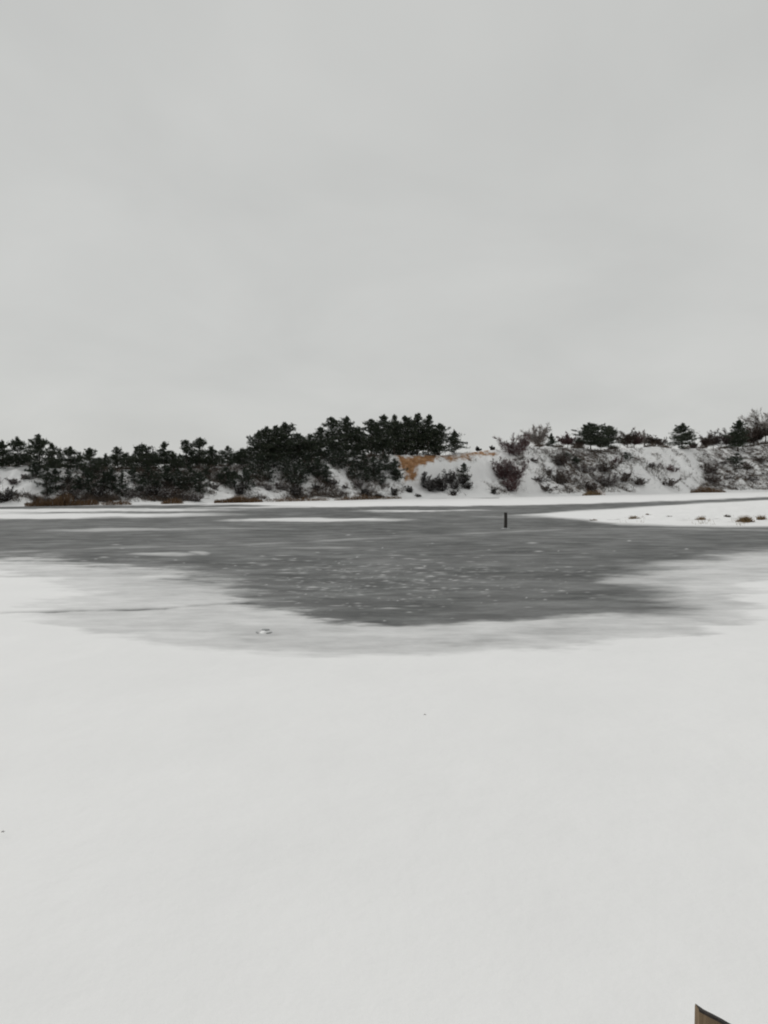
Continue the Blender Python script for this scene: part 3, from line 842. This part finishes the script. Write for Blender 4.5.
for i, (px, ty, off, wd, m, lab) in enumerate(TREES):
    b = bank_pt(px, float(crest_s(px)) + off)
    H = top_height(px, ty, b)
    o = make_bush('bare_tree', b, H, wd * px_scale(b[1]) * 1.0, 5000 + i, M_TWIG_BROWN if m is M_TWIG_DARK and px > 500 else m, stems=22, twigs=8000, trunk=True, wtw=0.045 if m is M_TWIG_DARK else 0.036, snow=0.01)
    tag(o, lab, 'tree', 'bare trees on the crest')

# ------------------------------------------------------------------ shrubs
SHRUBS = [
 (4, 486, 0.10, 26, M_TWIG_DARK, 'dark tangled shrub at the left edge beside the shore'),
 (14, 476, 0.5, 18, M_TWIG, 'snow flecked shrub on the open patch near the left edge'),
 (27, 474, 0.55, 18, M_TWIG, 'grey twiggy shrub above the leftmost reed bed'),
 (64, 488, 0.12, 16, M_TWIG_DARK, 'low dark shrub behind the leftmost reed bed'),
 (72, 488, 0.2, 16, M_TWIG, 'snow dusted shrub behind the right half of the leftmost reed bed'),
 (100, 486, 0.22, 18, M_TWIG_DARK, 'low dark shrub right of the leftmost reed bed'),
 (131, 488, 0.2, 18, M_TWIG, 'snow dusted shrub left of the small snow patch by the shore'),
 (152, 484, 0.25, 20, M_TWIG_DARK, 'dark shrub right of the small snow patch by the shore'),
 (166, 486, 0.15, 18, M_TWIG, 'greyish shrub with snow on its twigs in mid left shore'),
 (190, 492, 0.08, 16, M_TWIG, 'white flecked low shrub right at the shore below the layered pine'),
 (198, 494, 0.06, 14, M_TWIG, 'smallest white flecked shrub at the shore below the layered pine'),
 (214, 482, 0.4, 14, M_TWIG, 'thin shrub in the snowy gap below the tall layered pine'),
 (220, 474, 0.6, 14, M_TWIG_DARK, 'dark thin shrub at the top of the snowy gap'),
 (240, 482, 0.2, 18, M_TWIG_DARK, 'dark shrub behind the orange brown reed bed'),
 (268, 484, 0.3, 18, M_TWIG, 'snow laden shrub on the white patch under the high clump'),
 (280, 482, 0.35, 18, M_TWIG, 'second snow laden shrub on the white patch under the high clump'),
 (296, 484, 0.15, 16, M_TWIG_DARK, 'dark pointed shrub reaching the shore under the high clump'),
 (318, 484, 0.3, 18, M_TWIG_DARK, 'dark shrub on the speckled slope under the twin tops'),
 (333, 478, 0.45, 18, M_TWIG, 'grey shrub on the speckled slope right of the dark shrub'),
 (345, 484, 0.3, 20, M_TWIG, 'snow flecked shrub low on the speckled slope'),
 (358, 480, 0.35, 18, M_TWIG, 'grey shrub at the foot of the pines left of the sand scar'),
 (364, 489, 0.1, 12, M_TWIG_DARK, 'brown shrub by the shore left of the upright dark bush'),
 (394, 488, 0.1, 9, M_TWIG_DARK, 'upright dark bush on the shore below the sand scar'),
 (378, 494, 0.05, 16, M_TWIG_DARK, 'low brown bush spreading along the shore below the sand scar'),
 (410, 485, 0.25, 9, M_TWIG_DARK, 'small dark bush on the snow just under the sand scar'),
 (418, 494, 0.04, 8, M_TWIG_DARK, 'small round dark bush at the foot of the snowy chute'),
 (424, 473, 0.45, 12, M_TWIG_DARK, 'bush at the left end of the dark thicket right of the sand scar'),
 (436, 474, 0.40, 18, M_TWIG_DARK, 'bush in the left half of the dark thicket right of the sand scar'),
 (449, 469, 0.45, 16, M_TWIG_DARK, 'tallest bush in the dark thicket right of the sand scar'),
 (461, 474, 0.38, 18, M_TWIG_DARK, 'bush at the right end of the dark thicket right of the sand scar'),
 (442, 478, 0.28, 24, M_TWIG_DARK, 'low bush at the lower edge of the dark thicket'),
 (430, 477, 0.30, 22, M_TWIG_DARK, 'low wide bush at the lower left edge of the dark thicket'),
 (455, 479, 0.27, 24, M_TWIG_DARK, 'low wide bush at the lower right edge of the dark thicket'),
 (468, 481, 0.26, 16, M_TWIG_DARK, 'outermost low bush on the right tip of the dark thicket'),
 (454, 490, 0.1, 9, M_TWIG_DARK, 'tiny dark bush on the white foot below the thicket'),
 (511, 433, 0.75, 30, M_TWIG_RED, 'tall purple brown shrub breaking the crest of the right bluff'),
 (504, 458, 0.45, 22, M_TWIG_RED, 'purple brown shrub lower left in the column under the tall purple one'),
 (515, 460, 0.35, 22, M_TWIG_RED, 'purple brown shrub in the middle of the column under the tall purple one'),
 (512, 476, 0.15, 22, M_TWIG_RED, 'lowest shrub of the purple brown column'),
 (494, 487, 0.08, 8, M_TWIG_DARK, 'small dark bush left of the foot of the purple column'),
 (538, 476, 0.3, 22, M_TWIG, 'snowy shrub right of the purple column on the bluff'),
 (548, 468, 0.5, 20, M_TWIG, 'snow flecked shrub halfway up the bluff right of the purple column'),
 (545, 484, 0.12, 18, M_TWIG_DARK, 'dark low shrub at the bluff foot right of the purple column'),
 (532, 458, 0.7, 14, M_TWIG, 'sparse shrub high on the white bluff right of the purple column'),
 (558, 452, 0.6, 18, M_TWIG_DARK, 'dark upright shrub on the bluff left of the young pines'),
 (562, 470, 0.3, 20, M_TWIG_DARK, 'dark shrub low on the bluff under the young pines'),
 (584, 464, 0.45, 26, M_TWIG, 'grey brown shrub under the round headed pine'),
 (600, 460, 0.5, 26, M_TWIG_DARK, 'dark shrub under the pine leaning right'),
 (614, 456, 0.6, 24, M_TWIG_RED, 'reddish shrub high on the bluff under the leaning pine'),
 (606, 474, 0.25, 28, M_TWIG, 'wide grey shrub low on the bluff above the tan sand patch'),
 (622, 470, 0.3, 24, M_TWIG_DARK, 'dark shrub low right of the tan sand patch'),
 (590, 480, 0.15, 24, M_TWIG_DARK, 'low shrub directly above the tan sand patch'),
 (638, 476, 0.25, 22, M_TWIG_DARK, 'low dark shrub at the foot of the white bluff'),
 (650, 462, 0.5, 20, M_TWIG, 'sparse grey shrub on the face of the white bluff'),
 (672, 464, 0.4, 24, M_TWIG_RED, 'reddish shrub on the bluff below the lone layered pine'),
 (666, 478, 0.2, 26, M_TWIG_DARK, 'low dark shrub on the bluff foot below the lone layered pine'),
 (706, 462, 0.5, 26, M_TWIG_DARK, 'dark tall shrub on the bluff left of the cone near the right edge'),
 (710, 474, 0.25, 28, M_TWIG_DARK, 'dark wide shrub low on the bluff left of the cone near the right edge'),
 (722, 460, 0.6, 26, M_TWIG, 'grey shrub high on the bluff left of the cone near the right edge'),
 (728, 476, 0.3, 26, M_TWIG, 'grey shrub low on the bluff under the cone near the right edge'),
 (746, 462, 0.5, 28, M_TWIG_DARK, 'dark shrub on the bluff right of the cone near the right edge'),
 (758, 456, 0.6, 28, M_TWIG_DARK, 'dark purple grey shrub high at the right edge of the picture'),
 (752, 476, 0.25, 28, M_TWIG, 'snowy grey shrub low near the right edge'),
 (767, 472, 0.35, 28, M_TWIG_DARK, 'dark shrub cut by the right edge of the picture'),
]
for i, (px, ty, f, wd, m, lab) in enumerate(SHRUBS):
    s = 1.2 + f * float(crest_s(px) - 1.2)
    b = bank_pt(px, s)
    H = top_height(px, ty, b)
    R = wd * px_scale(b[1]) * (0.72 if px < 500 else 0.9)
    if px > 500 and m is M_TWIG_DARK: m = M_TWIG_BROWN
    o = make_bush('bare_shrub', b, H, R, 7000 + i, m, stems=16, twigs=int((900 + 700 * min(H, 5)) * (1.5 if px > 500 else 1.0)), wtw=0.044, snow=0.16 if m is M_TWIG else 0.08)
    tag(o, lab, 'shrub', 'bare shrubs on the far slope')

# ------------------------------------------------------------------ uncountable undergrowth
def build_scrub():
    rng = np.random.default_rng(44)
    n = 150000
    px = rng.uniform(-250, 1050, n); f = rng.uniform(0.05, 1.25, n)
    b = bare_at(px, 0)
    s = 1.2 + f * (crest_s(px) - 1.2)
    D = shore_depth(px) + s; x = (px - 384) / F * D
    dens = sstep(-0.2, 0.7, fbm(x * 0.45, D * 0.45, 501, 4) + (b - 0.47) * 2.4)
    sandzone = (px > 400) & (px < 434) & (f > 0.4)
    dens = np.where((f > 0.98) & (px > 500), 0.8 * sstep(0.35, 0.75, vnoise(px / 9, 0 * px, 3)), np.where(f > 0.93, dens * 0.35, dens))
    keep = (rng.random(n) < dens) & ~sandzone
    px, s, D, x, f = px[keep], s[keep], D[keep], x[keep], f[keep]
    z = bank_z(px, s)
    n = len(px); k = 3
    P0 = np.repeat(np.stack([x, D, z - 0.05], 1), k, 0) + rng.normal(size=(n * k, 3)) * np.array([0.12, 0.12, 0])
    d = rng.normal(size=(n * k, 3)) * np.array([0.5, 0.5, 0.15]) + np.array([0, 0, 0.8])
    L = (rng.gamma(3, 0.11, n * k) * np.repeat(1 + 1.6 * sstep(0.98, 1.08, f) * (px > 500) * (1.6 * vnoise(px / 11, 0 * px, 8)), k))[:, None] + 0.1
    V, Fc = ribbons(P0, P0 + d * L, 0.04, 0.015, rng)
    me = mesh_np('undergrowth', V, [Fc], M_SCRUB, {'tint': ('FACE', rng.random(n * k))})
    tag(link('undergrowth', me), 'thin dark scrub and weeds poking through snow on the bluff', 'undergrowth', kind='stuff')
build_scrub()

def reed_bed(x0, x1, hpx, n, seed, label, mt=M_REED, s0=0.1, s1=1.6):
    rng = np.random.default_rng(seed)
    px = rng.uniform(x0, x1, n); s = rng.uniform(s0, s1, n)
    e = np.clip(np.minimum(px - x0, x1 - px) / (0.42 * (x1 - x0)), 0.0, 1) ** 0.6 * 0.85 + 0.15
    D = shore_depth(px) + s; x = (px - 384) / F * D; z = bank_z(px, s) - 0.05
    h = hpx * px_scale(D) * e * rng.uniform(0.45, 1.1, n) * (0.35 + 0.85 * vnoise(px / 5, s * 0.7, seed))
    P0 = np.stack([x, D, z], 1)
    P1 = P0 + np.stack([rng.normal(size=n) * 0.16 * h, rng.normal(size=n) * 0.16 * h, h], 1)
    V, Fc = ribbons(P0, P1, 0.035, 0.02, rng)
    me = mesh_np('reed_bed', V, [Fc], mt, {'tint': ('FACE', np.clip(rng.random(n), 0, 1))})
    tag(link('reed_bed', me), label, 'reeds', 'dry reed beds on the far shore', 'stuff')
reed_bed(24, 100, 10, 3800, 1, 'long brown reed bed on the shore below the leftmost pines')
reed_bed(100, 132, 5, 900, 2, 'low brown reed strip right of the long leftmost reed bed')
reed_bed(160, 184, 6, 900, 3, 'short brown reed patch on the middle of the left shore')
reed_bed(214, 263, 9, 2600, 4, 'bright brown reed bed on the shore left of the white patch')
reed_bed(263, 330, 4.5, 1500, 5, 'thin low reed strip under the high pine clump')
reed_bed(334, 402, 5, 1900, 6, 'low brown reeds along the shore left of the snowy chute')
reed_bed(582, 602, 5, 700, 7, 'pale tan grass patch at the foot of the right bluff', M_STRAW)
reed_bed(690, 726, 8, 1500, 8, 'reddish brown reeds at the foot of the bluff near the right edge')

# grass tussocks on the spit
def tussock(px, py, wpx, hpx, n, seed, mt, label):
    b = spit_at(px, py); rng = np.random.default_rng(seed); k = px_scale(b[1])
    a = rng.uniform(0, 6.283, n); q = np.sqrt(rng.random(n)) * (0.7 + 0.4 * np.sin(a * 3 + seed)); r = q * wpx * k * 0.42
    P0 = np.stack([np.cos(a) * r, np.sin(a) * r * 0.8, np.full(n, -0.04)], 1)
    h = (hpx * k * rng.uniform(0.5, 1.15, n) + 0.05) * (1 - 0.72 * np.clip(q, 0, 1))
    P1 = P0 + np.stack([np.cos(a) * h * 0.3 + rng.normal(size=n) * 0.3 * h, np.sin(a) * h * 0.3 + rng.normal(size=n) * 0.3 * h, h], 1)
    Pm = (P0 + P1) / 2 + np.array([0, 0, 0.03])
    V1, F1 = ribbons(P0, Pm, 0.02, 0.017, rng); V2, F2 = ribbons(Pm, P1 - np.array([0, 0, 0.03]), 0.017, 0.006, rng)
    V, Fc = join([(V1, F1), (V2, F2)])
    root = bpy.data.objects.new('grass_tussock', None); C.objects.link(root); root.location = b
    tag(link('blades', mesh_np('grass_blades', V, Fc, mt, {'tint': ('FACE', rng.random(2 * n))}), root), kind='stuff')
    tag(root, label, 'grass', 'grass tussocks on the spit')
tussock(594, 521, 16, 3, 200, 1, M_REED, 'dark low grass tussock at the tip of the snow spit')
tussock(634, 519.5, 18, 4.2, 240, 2, M_STRAW, 'wide thin tan tussock second from the tip of the spit')
tussock(648, 516.5, 7, 2.4, 50, 3, M_REED, 'thin grass wisp close right of the second tussock on the spit')
tussock(671, 518, 14, 1.8, 60, 4, M_SCRUB, 'faint grey wisps in the middle of the spit')
tussock(703, 521, 15, 5.2, 220, 5, M_STRAW, 'tan tussock left of the small dark one on the spit')
tussock(729, 519, 9, 3.4, 150, 6, M_SCRUB, 'small dark tussock on the spit')
tussock(746, 522.5, 22, 7.5, 620, 7, M_STRAW, 'largest straw brown tussock near the right edge on the spit')
tussock(763, 520.5, 14, 6, 240, 8, M_STRAW, 'paler straw tussock at the right edge on the spit')

def spit_fringe():
    rng = np.random.default_rng(31); P = []
    for i in range(900):
        px = rng.uniform(600, 900); py = 521.5 + rng.normal() * 1.6 + 1.5 * sstep(620, 700, px)
        if rng.random() < sstep(0.35, 0.75, vnoise(px / 13, 0 * px, 21)) * (0.4 + 0.6 * sstep(600, 760, px)):
            P.append(spit_at(px, py) + np.array([rng.normal() * 0.12, 0, -0.02]))
    P = np.repeat(np.array(P), 3, 0) + rng.normal(size=(len(P) * 3, 3)) * np.array([0.1, 0.15, 0])
    n = len(P); h = rng.gamma(3, 0.055, n)
    Q = P + np.stack([rng.normal(size=n) * 0.35 * h, rng.normal(size=n) * 0.35 * h, h], 1)
    V, Fc = ribbons(P, Q, 0.018, 0.008, rng)
    tag(link('dry_grass', mesh_np('dry_grass', V, [Fc], M_STRAW, {'tint': ('FACE', rng.random(n))})), 'sparse tan grass stems along the front edge of the snow spit', 'grass', kind='stuff')
spit_fringe()

# ------------------------------------------------------------------ stake standing in the ice
gx, gy = ground(505.5, 528.5)
gx, gy = float(gx), float(gy)
stake = bpy.data.objects.new('wooden_stake', None); C.objects.link(stake); stake.location = (gx, gy, 0)
rng = np.random.default_rng(9)
hh = float(at_depth(505.5, 512.5, gy)[2])
zz = np.array([-0.4, 0, 0.06, 0.3, 0.55, 0.8, hh - 0.06, hh - 0.015, hh])
rr = np.array([0.115, 0.115, 0.108, 0.105, 0.104, 0.102, 0.100, 0.092, 0.07])
V, Fc = tube(np.stack([0.012 * np.sin(zz * 3), 0.01 * zz, zz], 1), rr, 12, rng=rng, rough=0.035)
link('shaft', mesh_np('stake_shaft', V, Fc, M_POST, smooth=False), stake)
ang = np.linspace(0, 2 * math.pi, 18, endpoint=False)
Vc = []
for rad, z in ((0.105, 0.05), (0.15, 0.035), (0.24, 0.012), (0.34, -0.01)):
    for a in ang: Vc.append([math.cos(a) * rad * (1 + 0.12 * rng.normal() * (rad > .12)), math.sin(a) * rad * (1 + 0.12 * rng.normal() * (rad > .12)), z])
fc = np.array([[r * 18 + k, (r + 1) * 18 + k, (r + 1) * 18 + (k + 1) % 18, r * 18 + (k + 1) % 18] for r in range(3) for k in range(18)])
link('ice_collar', mesh_np('ice_collar', Vc, [fc], M_SHARD, smooth=True), stake)
tag(stake, 'short dark wooden stake standing upright in the frozen lake', 'stake')

# ------------------------------------------------------------------ lump of ice shards frozen in on the left
gx, gy = [float(v) for v in ground(263, 634)]
lump = bpy.data.objects.new('ice_lump', None); C.objects.link(lump); lump.location = (gx, gy, 0.03)
def shard(cx, cy, lx, ly, h, rz, seed):
    r = random.Random(seed); n = 7; vb = []; vt = []
    for k in range(n):
        a = k * 2 * math.pi / n + r.uniform(-0.2, 0.2); e = r.uniform(0.8, 1.15)
        x, y = math.cos(a) * lx * e, math.sin(a) * ly * e
        X, Y = x * math.cos(rz) - y * math.sin(rz), x * math.sin(rz) + y * math.cos(rz)
        vb.append([cx + X, cy + Y, -0.04]); vt.append([cx + X * 0.8, cy + Y * 0.8, h * r.uniform(0.7, 1.1)])
    V = np.array(vb + vt)
    f4 = np.array([[k, (k + 1) % n, n + (k + 1) % n, n + k] for k in range(n)])
    link('shard', mesh_np('ice_shard', V, [f4, np.array([[n + k for k in range(n)]])], M_SHARD), lump)
shard(0.0, 0.30, 0.10, 0.09, 0.012, 0.1, 1); shard(-0.12, 0.0, 0.03, 0.13, 0.012, 0.3, 2); shard(0.13, -0.02, 0.035, 0.12, 0.012, -0.4, 3)
Vc = [[0, 0.05, 0.018]]; n = 16
for rad, z in ((0.05, 0.012), (0.08, -0.02)):
    for k in range(n):
        a = k * 2 * math.pi / n; e = 1 + 0.1 * rng.normal()
        Vc.append([math.cos(a) * rad * e, 0.05 + math.sin(a) * rad * 1.8 * e, z])
f3 = np.array([[0, 1 + k, 1 + (k + 1) % n] for k in range(n)]); f4 = np.array([[1 + k, 1 + n + k, 1 + n + (k + 1) % n, 1 + (k + 1) % n] for k in range(n)])
link('snow_cap', mesh_np('snow_cap', Vc, [f3, f4], M_SNOW, smooth=True), lump)
tag(lump, 'small snow capped lump with dark ice shards on the snowy lake', 'ice lump')

# few bits of twig lying on the foreground snow
for i, (px, py, L, rz) in enumerate(((87, 667, 0.10, 0.3), (60, 664, 0.04, 2.0), (425, 718, 0.03, 0.2), (3, 837, 0.025, 0.1))):
    gx, gy = [float(v) for v in ground(px, py)]
    r = np.random.default_rng(60 + i)
    pts = np.array([[0, 0, 0], [L * .35, 0.01, 0.004], [L * .7, -0.006, 0.002], [L, 0.012, 0.004]])
    V1, F1 = prisms(pts[:-1], pts[1:], np.array([.004, .0035, .003]), np.array([.0035, .003, .002]), r)
    V2, F2 = prisms(pts[1:2], pts[1:2] + np.array([[L * .2, L * .22, .004]]), .0025, .0015, r)
    V, Fc = join([(V1, F1), (V2, F2)])
    V = V - np.array([L / 2, 0, 0])
    o = link('fallen_twig', mesh_np('fallen_twig', V, Fc, M_BARK), None, (gx, gy, 0.045), rz)
    tag(o, ['longer bit of twig on the snow below the left track', 'short bit of twig left of the longer one on the snow', 'bit of twig on the snow in mid foreground', 'tiny bit of twig at the left edge of the foreground snow'][i], 'twig', 'twigs on the snow')

# ------------------------------------------------------------------ plank stub in the bottom right corner
Yp = 2.0
tipx, _, tipz = [float(v) for v in at_depth(699, 1009.5, Yp)]
bz = float(near_z(np.array(tipx), np.array(Yp)))
def plank(dx, dy, width, thick, h0, drop, seed, lean=0.0, rz=0.0):
    """upright board; its top is cut at a slant falling to the right"""
    r = np.random.default_rng(seed)
    nx = 9
    xs_ = np.linspace(0, width, nx)
    Vl = []; cz, sz = math.cos(rz), math.sin(rz)
    for side in (0, thick):
        for j, zf in enumerate((-0.12, 0.0, 0.35, 0.7, 0.93, 1.0)):
            for i, x in enumerate(xs_):
                top = h0 - drop * x / width + (r.normal() * 0.0018 if j == 5 else 0)
                z = -0.12 if j == 0 else top * zf if j < 4 else top - (0.006 if j == 4 else 0)
                yy = side + (0.0025 if side == 0 else -0.0025) * (j == 5) + r.normal() * 0.0006
                xx = x + lean * z
                Vl.append([dx + xx * cz - yy * sz, dy + xx * sz + yy * cz, z])
    nr = 6; A = lambda s, j, i: s * nr * nx + j * nx + i
    fs = []; mi = []
    for j in range(nr - 1):
        for i in range(nx - 1):
            fs.append([A(0, j, i), A(0, j, i + 1), A(0, j + 1, i + 1), A(0, j + 1, i)]); mi.append(0 if j < 4 else 1)
            fs.append([A(1, j, i + 1), A(1, j, i), A(1, j + 1, i), A(1, j + 1, i + 1)]); mi.append(0 if j < 4 else 1)
        fs.append([A(1, j, 0), A(0, j, 0), A(0, j + 1, 0), A(1, j + 1, 0)]); mi.append(0)
        fs.append([A(0, j, nx - 1), A(1, j, nx - 1), A(1, j + 1, nx - 1), A(0, j + 1, nx - 1)]); mi.append(1)
    for i in range(nx - 1):
        fs.append([A(0, nr - 1, i), A(0, nr - 1, i + 1), A(1, nr - 1, i + 1), A(1, nr - 1, i)]); mi.append(1)
    return mesh_np('plank', np.array(Vl), [np.array(fs)], [M_PLANK, M_EDGE], midx=np.array(mi))
h0 = tipz - bz
stub = link('plank', plank(0, 0, 0.20, 0.022, h0, 0.118, 1, lean=0.0, rz=0.10), None, (tipx, Yp, bz))
tag(stub, 'weathered brown wooden plank with a dark slanted top at the bottom right corner', 'plank')
